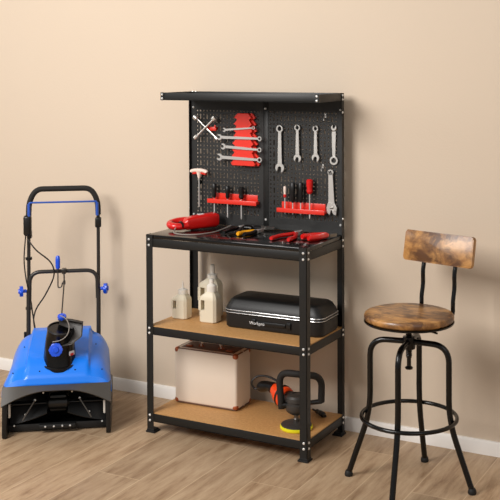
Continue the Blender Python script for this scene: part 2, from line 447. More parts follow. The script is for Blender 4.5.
specs = [(.488, 1.350, .178, 1.22, 'longest combination wrench hanging at the left of the right pegboard panel', 'ring'),
         (.578, 1.357, .138, 1.02, 'second combination wrench from the centre strip on the right pegboard panel', 'ring'),
         (.669, 1.355, .130, 1.0, 'shortest combination wrench hanging jaw down, third from the centre strip', 'ring')]
for x, z, L, s, lab, k in specs:
    o = tag(combo(L, s).build('combination_wrench', M['chrome']), 'chrome '+lab, 'wrench', 'wrenches hung upright on the right pegboard panel')
    o.location = (x, PY-.010, z)
    tag(hook(x, z+.006, .022), 'black hook holding the '+lab.split(' hanging')[0].replace(' from the centre strip on the right pegboard panel', ' from the centre strip'), 'hook', 'pegboard hooks')
o = tag(combo(.145, 1.15, 1.25, .62).build('combination_wrench', M['chrome']), 'chrome combination wrench hanging ring end down near the right post', 'wrench', 'wrenches hung upright on the right pegboard panel')
place(o, (.756, PY-.003, 1.216), ry=PI)
tag(hook(.757, 1.366, .016), 'small black hook above the wrench hanging ring end down', 'hook', 'pegboard hooks')
# adjustable wrench
m = MB(); F = Matrix.Rotation(PI/2, 4, 'X')
m.prism([(-.009, 0), (.009, 0), (.0105, -.12), (.014, -.135), (-.014, -.135), (-.0105, -.12)], 0, .006, F, bev=.001, seg=1)
m.ring(F @ T(0, .002, 0), .0115, .0055, .006, 20)
m.prism([(-.014, -.130), (.012, -.130), (.022, -.150), (.020, -.168), (.008, -.160), (.006, -.163), (-.004, -.160), (-.006, -.184), (-.019, -.172), (-.020, -.150)], -.002, .009, F, bev=.0015, seg=1)
aw = tag(m.build('adjustable_wrench', M['chrome']), 'large adjustable wrench hanging jaw down beside the right post', 'wrench')
place(aw, (.742, PY-.008, 1.162), ry=-.03); aw.scale = (1.2, 1, 1.03)
m = MB(); m.prism([(.001, -.164), (.009, -.162), (.020, -.170), (.017, -.184), (.006, -.178)], .000, .008, F, bev=.001, seg=1)
part('movable_jaw', M['chrome'], aw, m)
m = MB(); m.cyl((-.004, -.0095, -.150), (.008, -.0095, -.150), .0045, n=12); part('adjusting_screw', M['dchrome'], aw, m)
tag(hook(.738, 1.163, .024), 'small black hook holding the adjustable wrench', 'hook', 'pegboard hooks')

# lug wrench (four way cross) on a red bracket
lw = thing('lug_wrench', 'chrome four way cross lug wrench at top left of the pegboard', 'wrench', (.100, PY-.022, 1.345))
for k, (dx, dz, off) in enumerate(((-.056, .046, 0), (-.05, -.044, -.009))):
    m = MB(); m.cyl((dx, off, dz), (-dx*1.0, off, -dz), .0043, n=12)
    b = part('cross_bar', M['chrome'], lw, m)
    for s_ in (1, -1):
        d = Vector((dx, 0, dz)).normalized()*s_; e = Vector((dx*s_, off, dz*s_)); r = .0135 if (s_ == 1) == (k == 0) else .0095
        mm = MB(); mm.lathe([(.003, -.008), (r, 0), (r, .016), (r*.62, .016), (r*.6, .006), (0, .006)], frame(e-d*.006, d), 16)
        part('socket', M['chrome'], lw, mm)
m = MB(); m.box((0, -.008, 0), (.05, .016, .018), .003); m.box((-.02, -.014, .012), (.008, .008, .014), .002); m.box((.02, -.014, .012), (.008, .008, .014), .002)
o = tag(m.build('tool_bracket', M['redcoat']), 'small red bracket behind the cross lug wrench', 'bracket'); o.location = (.125, PY-.0003, 1.340)

# red wrench rack with four horizontal wrenches
rk = thing('wrench_rack', 'red toothed plastic wrench rack on the left pegboard panel', 'tool rack', (.305, PY, 1.29))
def rack_outline(side):
    pts = []; n = 8; zt, zb = .127, -.115; h = (zt-zb)/n
    for k in range(n):
        z = zt-k*h; wd = .040+.022*(k/n)
        pts += [(side*(wd-.014), z), (side*(wd+.005), z-h*.7)]
    pts.append((side*.058, zb)); return pts
R_ = rack_outline(1); L_ = rack_outline(-1)
m = MB(); m.prism(R_+L_[::-1], .012, .030, Matrix.Rotation(PI/2, 4, 'X'), bev=.0015, seg=1)
part('front_panel', M['redcoat'], rk, m)
m = MB()
for sd in (-1, 1):
    O = rack_outline(sd); q = [(x+sd*.012, z) for x, z in O]+[(sd*.02, -.115), (sd*.02, .127)]
    if sd < 0: q = q[::-1]
    m.prism(q, .0003, .013, Matrix.Rotation(PI/2, 4, 'X'))
part('side_teeth', M['redcoat'], rk, m)
for k, (xa, za, xb, zb, s) in enumerate(((.196, 1.338, .362, 1.352, .55), (.166, 1.304, .394, 1.303, .78), (.186, 1.262, .393, 1.252, .78), (.163, 1.212, .393, 1.206, .9))):
    L = math.hypot(xb-xa, zb-za)-.018*s
    lab = ['topmost and shortest wrench lying across the red wrench rack', 'second wrench from the top lying across the red wrench rack', 'third wrench from the top lying across the red wrench rack', 'lowest wrench lying across the red wrench rack'][k]
    o = tag(combo(L, s).build('combination_wrench', M['chrome']), 'chrome '+lab, 'wrench', 'wrenches on the red rack')
    ang = math.atan2(zb-za, xb-xa)
    place(o, (xb+.002, PY-.0315, zb), ry=PI/2-ang)

# T-handle wrench
th = thing('t_handle_wrench', 'pale T-handle wrench hanging at the left edge of the pegboard', 'wrench', (.058, PY-.020, 1.135))
m = MB(); m.tube(smooth_path([(-.043, 0, -.003), (-.036, 0, .004), (0, 0, .008), (.036, 0, .004), (.043, 0, -.003)], 5), [.005]+[.009]*19+[.005], 12, flat=1.1)
m.lathe([(.013, .004), (.010, -.012), (.006, -.030), (0, -.03)], T(0, 0, 0), 16)
part('handle', M['pale'], th, m)
m = MB(); m.tube(smooth_path([(-.036, .003, -.007), (0, .003, -.003), (.038, .003, -.008)], 5), .007, 10); part('grip_underside', M['redcoat'], th, m, 'red underside of the handle')
m = MB(); m.cyl((0, 0, -.025), (0, 0, -.165), .0035, n=10); part('shaft', M['chrome'], th, m)
o = MB().box((0, -.0065, 0), (.014, .013, .022), .002).build('tool_clip', M['blackp']); o.location = (.052, PY-.0003, 1.085); tag(o, 'small black clip holding the T-handle wrench', 'clip')

# screwdriver holders
def holder(x0, x1, z, n, label):
    t = thing('screwdriver_holder', label, 'tool holder', ((x0+x1)/2, PY, z)); Ln = x1-x0
    m = MB(); m.box((0, -.002, .014), (Ln-.02, .0035, .034), .001); part('back_plate', M['redcoat'], t, m)
    m = MB(); m.box((0, -.034, -.004), (Ln, .004, .020), .0015)
    for sx in (-1, 1): m.box((sx*(Ln/2-.004), -.018, -.003), (.006, .032, .014), .001)
    part('front_rail', M['redcoat'], t, m)
    m = MB()
    for k in range(n+1): m.box((-Ln/2+.012+(Ln-.024)*k/n, -.018, -.003), (.005, .030, .012), .001)
    m.box((0, -.008, -.006), (Ln-.012, .008, .008), .001)
    part('divider', M['redcoat'], t, m); return t
holder(.112, .376, 1.008, 6, 'left red screwdriver holder rail with three black screwdrivers')
holder(.482, .722, .988, 6, 'right red screwdriver holder rail with four screwdrivers')
def screwdriver(x, ztop, hl, shaft_to, hm, label, r=.0095, lean=0, second=None):
    t = thing('screwdriver', label, 'screwdriver', (x, PY-.0255, ztop), 0, 'screwdrivers in the red holders')
    t.rotation_euler = (0, lean, 0)
    m = MB(); m.lathe([(0, 0), (r*.7, -.001), (r, -.006), (r, -hl*.45), (r*.82, -hl*.6), (r*.95, -hl*.85), (r*.55, -hl), (0, -hl)], None, 12)
    part('handle', hm, t, m)
    if second:
        m = MB(); m.lathe([(r*.8, -hl*.72), (r*1.04, -hl*.76), (r*1.04, -hl*.97), (r*.5, -hl*1.04), (0, -hl*1.04)], None, 12); part('collar', second, t, m, 'red collar')
    m = MB(); m.lathe([(0, -hl+.002), (.0031, -hl+.001), (.0031, -(ztop-shaft_to)+.012), (.0042, -(ztop-shaft_to)+.008), (.0012, -(ztop-shaft_to)), (0, -(ztop-shaft_to))], None, 10)
    part('shaft', M['chrome'], t, m)
screwdriver(.146, 1.086, .068, .945, M['blackp'], 'black screwdriver, leftmost in the left red holder', .0105)
screwdriver(.218, 1.078, .060, .928, M['blackp'], 'black screwdriver in the middle of the left red holder', .0105)
screwdriver(.292, 1.078, .058, .925, M['blackp'], 'thick black screwdriver, rightmost in the left red holder', .0130)
screwdriver(.520, 1.092, .050, .965, M['pale'], 'small screwdriver with a clear handle and red collar in the right red holder', .0068, second=M['red'])
screwdriver(.560, 1.112, .092, .965, M['blackp'], 'left of the two black screwdrivers in the right red holder', .0108)
screwdriver(.600, 1.114, .092, .965, M['blackp'], 'right of the two black screwdrivers in the right red holder', .0108)
screwdriver(.645, 1.130, .066, .950, M['red'], 'screwdriver with a big red handle at the right of its holder', .0152)
m = MB(); m.tube(round_path([(0, 0, .01), (0, -.012, .006), (.004, -.03, -.004), (.006, -.03, -.012)], .006), .0018, 8); m.box((0, -.001, .008), (.007, .0015, .018))
o = m.build('pegboard_hook', M['chrome']); o.location = (.700, PY, 1.18); tag(o, 'empty small chrome hook left of the adjustable wrench', 'hook', 'pegboard hooks')
o = o.copy(); COL.objects.link(o); o.location = (.712, PY, 1.405); tag(o, 'empty small chrome hook near the top right of the pegboard', 'hook', 'pegboard hooks')

# ------------------------------------------------------------------ things on the worktop
ZS = .8872
rt = thing('power_tool', 'red corded power tool with loop handle lying on the worktop left end', 'power tool', (.05, -.245, ZS), math.radians(56))
def oval(x, cy, cz, ry, rz, n=28, p=4.0):
    out = []
    for k in range(n):
        a = 2*PI*k/n; c, s = math.cos(a), math.sin(a)
        out.append(Vector((x, cy+ry*math.copysign(abs(c)**(2/p), c), cz+rz*math.copysign(abs(s)**(2/p), s))))
    return out
m = MB(); m.loft([oval(x, y, z, a, b) for x, y, z, a, b in ((.052, -.016, .026, .014, .014), (.065, -.014, .028, .024, .026), (.10, -.004, .031, .030, .030), (.16, .006, .033, .032, .032), (.215, .012, .034, .031, .033), (.232, .013, .034, .025, .027), (.234, .013, .034, .010, .010))])
part('body', M['red'], rt, m)
m = MB(); m.tube(smooth_path([(.12, .030, .036), (.075, .052, .034), (.03, .052, .030), (.004, .030, .026), (.002, -.002, .022), (.022, -.022, .020), (.07, -.024, .022)], 5), .0165, 12)
part('handle_loop', M['red'], rt, m)
m = MB(); m.box((.0, .0, 0), (.030, .018, .002), .0005, T(.145, .004, .0652, ry=-.02)); part('sticker', M['white'], rt, m, 'white sticker')
m = MB(); m.lathe([(.018, 0), (.020, .004), (.018, .010), (.0, .010)], frame((.040, -.022, .025), (-1, -.3, 0)), 16); m.box((.058, .012, .03), (.02, .02, .012), .003); part('trigger', M['blackp'], rt, m)
m = MB(); m.tube(smooth_path([(.085, -.262, .905), (.098, -.290, .903), (.115, -.318, .893), (.17, -.325, .8910), (.225, -.29, .8910), (.255, -.21, .8915), (.262, -.14, .896), (.268, -.085, .9035)], 8), .0032, 8)
o = m.build('cord', M['gcable'], rt, xf=(Matrix.Translation((.05, -.245, ZS)) @ Matrix.Rotation(math.radians(56), 4, 'Z')).inverted()); o['label'] = 'grey power cord'
def pliers(name, mh, mj, label, loc, rz, L=.10, splay=.022, mh2=None, rad=.0082, head=1.0):
    t = thing(name, label, 'pliers', loc, rz)
    for sgn in (1, -1):
        m = MB(); zr = max(.011, rad*1.18); m.tube(smooth_path([(.012, sgn*.003, zr), (-L*.2, sgn*(.010+splay*.2), zr), (-L*.5, sgn*(.012+splay*.7), zr), (-L, sgn*(.006+splay), zr)], 5), [rad*.75]+[rad]*13+[rad*1.15, rad*.85], 12)
        part('handle', mh2 if (mh2 and sgn < 0) else mh, t, m)
    m = MB(); h = head
    for sgn in (1, -1):
        m.prism([(.008*h, sgn*.001), (.018*h, sgn*.011*h), (.034*h, sgn*.011*h), (.062*h, sgn*.004), (.062*h, sgn*.0006), (.03*h, sgn*.001)][::sgn], .004, .018, None, bev=.001, seg=1)
    m.lathe([(0, .0205), (.008*h, .020), (.0105*h, .017), (.0105*h, .003), (0, .003)], T(.012, 0, 0), 20)
    part('jaws', mj, t, m)
    return t
pliers('pliers', M['red'], M['chrome'], 'red handled pliers with open silver jaws at the centre of the worktop', (.620, -.125, ZS), math.radians(92), .155, .035, head=1.15, rad=.0088)
pliers('cutting_pliers', M['red'], M['dchrome'], 'thick red handled cutters nearest the front right worktop corner', (.765, -.125, ZS), math.radians(62), .105, .017, rad=.0125)
pliers('wire_stripper', M['yellow'], M['chrome'], 'cutters with one yellow handle, in front of the black tools', (.432, -.160, ZS), math.radians(78), .088, .012, mh2=M['blackp'], rad=.0095)
pliers('pliers', M['blackp'], M['chrome'], 'black handled pliers directly right of the red power tool', (.325, -.105, ZS), math.radians(100), .13, .020)
pliers('locking_pliers', M['blackp'], M['dchrome'], 'black pliers nearest the pegboard with jaws pointing to the right', (.400, -.045, ZS), math.radians(12), .075, .010, head=1.1)
m = MB(); m.tube(smooth_path([(.345, -.235, .892), (.362, -.190, .912), (.350, -.13, .918), (.362, -.085, .905), (.343, -.085, .893), (.345, -.12, .897), (.364, -.155, .902), (.352, -.205, .893)], 6), .0042, 8)
m.cyl((.345, -.235, .893), (.340, -.265, .893), .0055, n=10)
o = m.build('test_lead', M['cable'], xf=T(.022, -.004, .0)); tag(o, 'tangled black lead lying between the red power tool and the yellow handled cutters', 'cord')
# ------------------------------------------------------------------ middle shelf: bottles and case
def bottle(label, loc, rz, w_, d_, hb, hs, capr, caph, noz, pump=False):
    t = thing('plastic_bottle', label, 'bottle', loc, rz, 'cream plastic bottles on the middle shelf')
    def sec(z, sx, sy, ox=0):
        a, b, c = w_/2*sx, d_/2*sy, min(w_, d_)*.16*min(sx, sy)
        return [Vector((x+ox, y, z)) for x, y in ((a-c, -b), (a, -b+c), (a, b-c), (a-c, b), (-a+c, b), (-a, b-c), (-a, -b+c), (-a+c, -b))]
    # handle loop at the -x side: body cut around an opening
    m = MB(); zt = hb
    hx0, hx1 = -w_/2+w_*.14, -w_/2+w_*.36; hz0, hz1 = hb*.50, hb*.90
    m.loft([sec(.0, .9, .9), sec(.004, 1, 1), sec(hz0, 1, 1)])
    a, b, c = w_/2, d_/2, min(w_, d_)*.16
    def slab(x0, x1, z0, z1, cl, cr):
        P = [(x1-(c if cr else 0), -b), (x1, -b+(c if cr else 0)), (x1, b-(c if cr else 0)), (x1-(c if cr else 0), b), (x0+(c if cl else 0), b), (x0, b-(c if cl else 0)), (x0, -b+(c if cl else 0)), (x0+(c if cl else 0), -b)]
        seen = []; [seen.append(q) for q in P if q not in seen]
        m.prism(seen, z0, z1)
    slab(-a, hx0, hz0, hz1, False, False); slab(hx1, a, hz0, hz1, False, True)
    ox = w_*.08
    m.loft([sec(hz1, 1, 1), sec(hb, .97, .97), sec(hb+(hs-hb)*.5, .74, .8, ox*.6), sec(hs, .42, .55, ox)])
    part('bottle_body', M['bottle'], t, m, ang=25)
    m = MB(); m.lathe([(capr*.8, hs-.004), (capr, hs), (capr, hs+caph*.75), (capr*.55, hs+caph), (0, hs+caph)], T(ox, 0, 0), 24)
    part('cap', M['cap'], t, m)
    m = MB()
    if pump:
        m.lathe([(.011, hs+caph-.002), (.0095, hs+caph+.006), (.0115, hs+caph+.008), (.0105, hs+caph+noz), (.006, hs+caph+noz+.003), (0, hs+caph+noz+.003)], T(ox, 0, 0), 16)
    else: m.lathe([(.006, hs+caph-.003), (.003, hs+caph+noz*.7), (.0018, hs+caph+noz), (0, hs+caph+noz)], T(ox, 0, 0), 12)
    part('nozzle', M['cap'], t, m)
ZM2 = ZM+.0003
bottle('small cream bottle with pointed nozzle, leftmost on the middle shelf', (.064, -.186, ZM2), math.radians(2), .078, .064, .093, .112, .0210, .024, .033)
bottle('mid sized cream bottle standing in front of the tallest bottle', (.218, -.185, ZM2), math.radians(4), .084, .070, .113, .138, .0225, .034, .020, True)
bottle('tallest cream bottle standing behind the others on the middle shelf', (.165, -.095, ZM2), math.radians(2), .100, .070, .150, .176, .0235, .022, .038, True)

cs = thing('tool_case', 'black zippered carrying case with two silver piping lines on the middle shelf', 'case', (.556, -.134, ZM2), math.radians(1.5))
def rrect(hx_, hy, r, z, n=5):
    out = []
    for cx, cy, a0 in ((hx_-r, hy-r, 0), (-hx_+r, hy-r, 90), (-hx_+r, -hy+r, 180), (hx_-r, -hy+r, 270)):
        for k in range(n+1):
            a = math.radians(a0+90*k/n); out.append(Vector((cx+r*math.cos(a), cy+r*math.sin(a), z)))
    return out
HX, HY = .240, .100
m = MB(); m.loft([rrect(HX-.008, HY-.008, .03, .0), rrect(HX-.002, HY-.002, .035, .006), rrect(HX, HY, .038, .02), rrect(HX, HY, .038, .062)])
part('case_base', M['case'], cs, m)
m = MB(); m.loft([rrect(HX, HY, .038, .0665), rrect(HX, HY, .038, .085), rrect(HX-.006, HY-.006, .038, .098), rrect(HX-.018, HY-.016, .035, .121), rrect(HX-.030, HY-.028, .03, .130), rrect(HX-.12, HY-.08, .015, .134)])
part('case_lid', M['case'], cs, m)
for z in (.068, .080):
    m = MB(); m.tube(rrect(HX+.001, HY+.001, .038, z), .0021, 8, closed=True); part('piping', M['silver'], cs, m, 'silver piping')
m = MB(); m.tube(rrect(HX-.001, HY-.001, .038, .074), .0035, 8, closed=True); part('zip', M['blackp'], cs, m)
m = MB()
m.box((-.0, -HY-.003, .034), (.14, .006, .018), .003); m.box((-.085, -HY-.004, .036), (.022, .008, .03), .003); m.box((.085, -HY-.004, .036), (.022, .008, .03), .003)
part('carry_handle', M['blackp'], cs, m)
cu = bpy.data.curves.new('lettering', 'FONT'); cu.body = 'Workpro'; cu.size = .019; cu.extrude = .0004; cu.align_x = 'CENTER'
tmp = bpy.data.objects.new('lettering_curve', cu); COL.objects.link(tmp)
dg = bpy.context.evaluated_depsgraph_get(); me = bpy.data.meshes.new_from_object(tmp.evaluated_get(dg))
bpy.data.objects.remove(tmp); me.materials.clear(); me.materials.append(M['white'])
lt = bpy.data.objects.new('lettering', me); COL.objects.link(lt); lt.parent = cs; place(lt, (-.066, -HY-.0092, .029), rx=PI/2); lt['label'] = 'white lettering'

# ------------------------------------------------------------------ bottom shelf: suitcase and polisher
ZB2 = ZB+.0003
sc_ = thing('suitcase', 'cream suitcase with brown trim and copper corners standing on the bottom shelf', 'suitcase', (.193, -.128, ZB2), math.radians(2))
SX, SY, SZ = .324, .140, .250
m = MB(); m.box((0, 0, .004+SZ/2), (SX, SY, SZ), .012, seg=4); part('shell', M['cream'], sc_, m)
m = MB(); m.box((0, 0, SZ+.0035), (SX-.05, SY-.040, .003), .0012)
part('top_panel', M['brownl'], sc_, m, 'brown leather top panel')
m = MB(); m.tube(rrect(SX/2-.006, SY/2-.006, .008, SZ+.0005), .0035, 8, closed=True); part('edge_trim', M['brownl'], sc_, m); m = MB(); m.tube(rrect(SX/2-.004, SY/2-.004, .010, .006), .0035, 8, closed=True); part('edge_trim', M['brownl'], sc_, m)
m = MB(); m.box((0, -.001, SZ/2+.004), (SX+.0016, .003, SZ+.0016), .006); part('lid_seam', M['cream'], sc_, m)
for sx in (-1, 1):
    for sy in (-1, 1):
        for zz in (0, 1):
            m = MB(); z0 = .004+zz*SZ; k = -1 if zz else 1
            m.box((sx*(SX/2-.012), sy*(SY/2-.012), z0+k*.0125-.001*k), (.026, .026, .026), .010, seg=3)
            part('corner_cap', M['copper'], sc_, m, 'copper corner cap')
m = MB(); zt = SZ+.005
m.tube(round_path([(-.052, -.01, zt), (-.048, -.01, zt+.026), (.048, -.01, zt+.026), (.052, -.01, zt)], .014), .0055, 10, flat=1.4)
part('carry_handle', M['cream'], sc_, m, 'pale carry handle')
for x in (-.052, .052):
    m = MB(); m.ring(frame((x, -.016, zt+.004), (0, 1, 0)), .011, .007, .004, 18); m.box((x, -.01, zt+.0015), (.028, .018, .003), .001); part('handle_ring', M['copper'], sc_, m)
for x in (-.105, .105):
    m = MB(); m.box((x, -.03, zt+.003), (.03, .02, .006), .0015); part('latch', M['copper'], sc_, m)

pol = thing('polisher', 'orange and black polisher with D-handle and yellow pad on the bottom shelf', 'polisher', (.690, -.254, ZB2), math.radians(-20))
m = MB(); m.lathe([(0, .0), (.066, .0), (.070, .005), (.070, .012), (.064, .016), (0, .016)], None, 40); part('pad', M['padyel'], pol, m, 'yellow pad')
m = MB(); m.lathe([(.066, .0165), (.065, .020), (.052, .024), (.016, .030), (0, .030)], None, 36); part('backing_plate', M['greyp'], pol, m)
m = MB(); m.lathe([(.012, .030), (.013, .042), (.010, .046), (.010, .056), (.018, .060), (.018, .074), (0, .074)], None, 20); part('spindle', M['dchrome'], pol, m)
m = MB(); m.lathe([(0, .064), (.026, .064), (.043, .076), (.050, .090), (.050, .108), (.044, .112), (.044, .117), (.048, .120), (.047, .136), (.040, .144), (.020, .148), (0, .148)], T(0, 0, 0), 28)
m.tube([(-.015, 0, .112), (-.060, 0, .114)], [.040, .034], 20)
part('gear_head', M['greyp'], pol, m)
m = MB(); m.tube(smooth_path([(-.052, 0, .114), (-.085, 0, .118), (-.115, .0, .130), (-.145, 0, .138)], 4), [.040, .042, .045, .046, .045, .043, .042, .040, .037, .033, .029, .026, .023], 20)
part('motor_housing', M['orange'], pol, m, 'orange motor housing')
m = MB(); m.tube(smooth_path([(-.140, 0, .138), (-.175, 0, .140), (-.21, 0, .132), (-.245, 0, .120)], 4), [.025, .025, .024, .022, .021, .021, .022, .023, .024, .024, .023, .02, .014], 16)
part('rear_grip', M['blackp'], pol, m)
m = MB(); m.ring(frame((-.082, 0, .118), (-1, 0, .15)), .047, .041, .010, 24); part('band', M['blackp'], pol, m)
m = MB(); m.tube(round_path([(-.034, -.055, .100), (-.044, -.060, .245), (.060, -.028, .250), (.080, .075, .225), (.062, .088, .110)], .070, 10), .0145, 14)
part('d_handle', M['foam'], pol, m)
m = MB(); m.cyl((.062, .090, .110), (.02, .035, .105), .010); part('handle_bracket', M['blackp'], pol, m); m = MB(); m.cyl((-.034, -.058, .105), (-.010, -.030, .105), .013); m.cyl((-.034, -.055, .09), (-.034, -.055, .12), .014)
part('handle_bracket', M['blackp'], pol, m)
m = MB(); m.tube(smooth_path([(-.240, 0, .118), (-.262, -.01, .112), (-.272, -.02, .140), (-.25, .0, .168), (-.20, .02, .172), (-.15, .03, .160)], 6), .0048, 8); part('cord', M['cable'], pol, m)
o = MB(); o.tube(smooth_path([(0, 0, .0125), (.02, -.012, .0125), (.042, -.026, .0125), (.060, -.042, .0125)], 5), [.010]*6+[.012]*6+[.007]*4, 12); o.tube([(-.005, .005, .010), (-.03, .02, .010)], [.0045]*2, 8)
o = o.build('side_handle', M['blackp']); o.location = (.690, -.055, ZB2); tag(o, 'loose black plug end with cord on the bottom shelf near the right rear post', 'plug')

# ------------------------------------------------------------------ stool
st = thing('bar_stool', 'round swivel bar stool with rustic wood seat and backrest and black legs', 'stool', (1.252, -.384, 0))
m = MB(); m.lathe([(0, .6455), (.165, .6455), (.172, .650), (.175, .656), (.175, .666), (.171, .672), (.163, .675), (0, .675)], None, 64); part('seat', M['rustic'], st, m)
m = MB(); m.lathe([(.140, .639), (.173, .639), (.1755, .642), (.1755, .6465), (.14, .6465)], None, 64); m.box((0, 0, .640), (.30, .03, .010)); m.box((0, 0, .640), (.03, .30, .010))
m.lathe([(0, .622), (.05, .622), (.055, .637), (0, .637)], None, 24)
part('seat_rim', M['blackg'], st, m)
m = MB(); m.lathe([(0, .50), (.011, .50), (.011, .625), (0, .625)], None, 16)
for k in range(12): m.lathe([(.0105, .505+k*.008), (.0128, .509+k*.008), (.0105, .513+k*.008)], None, 16)
m.lathe([(0, .455), (.014, .455), (.016, .461), (.0085, .467), (.0085, .50), (0, .50)], None, 16)
part('height_screw', M['blackg'], st, m)
m = MB(); m.lathe([(0, .535), (.024, .535), (.026, .545), (.024, .582), (0, .584)], None, 24); part('hub', M['blackg'], st, m)
m = MB(); m.cyl((.02, 0, .622), (.128, -.035, .617), .004, n=8); part('lever', M['blackg'], st, m)
for k in range(4):
    t = math.radians(6+90*k); c, s = math.cos(t), math.sin(t)
    R_leg = .248
    pth = round_path([(.018*c, .018*s, .563), (.158*c, .158*s, .560), (.158*c, .158*s, .27), (R_leg*c, R_leg*s, .012)], .085, 10)
    m = MB(); m.tube(pth, .0115, 14); lg = part('leg', M['blackg'], st, m)
    m = MB(); m.lathe([(0, 0), (.015, 0), (.017, .006), (.015, .016), (.012, .022), (0, .022)], T(R_leg*c, R_leg*s, 0), 20); part('foot_cap', M['rubber'], lg, m)
m = MB(); m.tube([(.185*math.cos(2*PI*k/64), .185*math.sin(2*PI*k/64), .268) for k in range(64)], .0082, 12, closed=True)
for k in range(4):
    t = math.radians(6+90*k); m.cyl((.160*math.cos(t), .160*math.sin(t), .268), (.182*math.cos(t), .182*math.sin(t), .268), .006, n=8)
part('foot_ring', M['blackg'], st, m)
# backrest, facing direction about 77 degrees
fd = math.radians(77); nx_, ny_ = math.cos(fd), math.sin(fd); tx, ty = ny_, -nx_
def bp(a, d, z): return (tx*a+nx_*d, ty*a+ny_*d, z)
m = MB(); Mb = frame(bp(.010, .2, .898), (-nx_, -ny_, .20), (tx, ty, 0))
m.prism([(p.x, p.y) for p in rrect(.161, .062, .012, 0)], -.010, .010, Mb, bev=.003, seg=2)
part('backrest', M['rustic'], st, m)
for sgn in (-.062, .086):
    m = MB(); m.tube(smooth_path([bp(sgn, .10, .626), bp(sgn, .150, .626), bp(sgn, .180, .650), bp(sgn, .184, .70), bp(sgn, .194, .75), bp(sgn, .194, .80), bp(sgn, .203, .84), bp(sgn, .226, .93)], 6), .0088, 12)
    part('back_post', M['blackg'], st, m)

# ------------------------------------------------------------------ snow thrower
sn = thing('snow_thrower', 'blue and black electric snow thrower with tall handle by the wall', 'snow thrower', (-.3425, -.575, 0), math.radians(36))
def hood(x, t):
    """top surface height; t 0..1 front to back"""
    ys = [0, .012, .06, .14, .22, .30, .36, .40]; zs = [.220, .250, .285, .318, .345, .365, .362, .325]
    f = t*(len(ys)-1); i = min(int(f), len(ys)-2); q = f-i
    y = ys[i]*(1-q)+ys[i+1]*q; z = zs[i]*(1-q)+zs[i+1]*q
    wd = .240-.024*(y/.4); ax = abs(x)*wd
    z -= .035*max(0, (ax-.140)/.08)*(.25+.75*min(1, y/.2))
    if ax < .142: z += .026*min(1, (.142-ax)/.009)*min(1, y/.08)
    if ax > .16: z -= .11*((ax-.16)/.076)**2.6*min(1, .25+y*3)
    return x*wd, y, z
NX, NT = 56, 28
m = MB(); rows = []
for j in range(NT+1):
    rows.append([m.bm.verts.new(hood(-1+2*i/NX, j/NT)) for i in range(NX+1)])
for j in range(NT):
    for i in range(NX): m.bm.faces.new((rows[j][i], rows[j][i+1], rows[j+1][i+1], rows[j+1][i]))
hd = part('hood', M['blue'], sn, m, 'bright blue plastic hood', ang=30)
md = hd.modifiers.new('thickness', 'SOLIDIFY'); md.thickness = .004; md.offset = -1
m = MB()
for sx in (-1, 1):
    m.prism([(.0, 0), (-.03, .004), (-.034, .03), (-.012, .160), (0, .218), (.10, .215), (.22, .19), (.34, .15), (.37, .10), (.30, .03), (.12, 0)][::1], sx*.225-.010, sx*.225+.010, Matrix(((0, 0, 1, 0), (1, 0, 0, 0), (0, 1, 0, 0), (0, 0, 0, 1))), bev=.0015, seg=1)
part('side_plate', M['blackp'], sn, m)
# grey arched lip
m = MB(); A, B, C2, D2 = [], [], [], []
for k in range(33):
    x = -.236+.472*k/32; u_ = abs(x)/.236
    zb_ = .212-.062*max(0, (u_-.2)/.8)**1.7
    A.append((x, -.001, .222)); B.append((x, -.052, zb_)); C2.append((x, -.044, zb_-.006)); D2.append((x, .010, .216))
R4 = [[m.bm.verts.new(p) for p in r] for r in (A, B, C2, D2)]
for a in range(4):
    P_, Q_ = R4[a], R4[(a+1) % 4]
    for k in range(32): m.bm.faces.new((P_[k], P_[k+1], Q_[k+1], Q_[k]))
part('front_lip', M['lip'], sn, m, 'grey arched front lip')
# auger housing shell (curved back) + scraper
m = MB(); ring1 = []
for k in range(15):
    a = math.radians(-100+k*(205)/14); ring1.append((.09+.115*math.cos(a)*1.0, .125+.105*math.sin(a)))
secs = [[Vector((x, y, z)) for y, z in ring1]+[Vector((x, y+.004, z+.002)) for y, z in ring1[::-1]] for x in (-.224, .224)]
m.loft(secs)
part('auger_housing', M['blackp'], sn, m)
m = MB(); m.box((0, .045, .022), (.44, .012, .030), .002, T(0, 0, 0)); m.box((0, .02, .032), (.16, .03, .02), .004)
scp = part('scraper_bar', M['rubber'], sn, m)
def sbolt(p, n, r, par):
    mm = MB(); mm.lathe([(0, .004), (r*.7, .0035), (r, .001), (r, 0), (0, 0)], frame(p, n), 10); part('bolt', M['bolt'], par, mm)
for x in (-.190, -.052, -.015, .022, .056, .195): sbolt((x, .0385 if abs(x) > .09 else .0045, .034), (0, -1, .2), .0048, scp)
m = MB(); m.cyl((-.222, .075, .118), (.222, .075, .118), .0065, n=12); m.box((0, .085, .118), (.075, .05, .075), .008); m.lathe([(.022, -.05), (.03, -.04), (.03, .04), (.022, .05), (.0, .05)], frame((0, .075, .118), (1, 0, 0)), 20)
aug = part('auger_shaft', M['blackp'], sn, m)
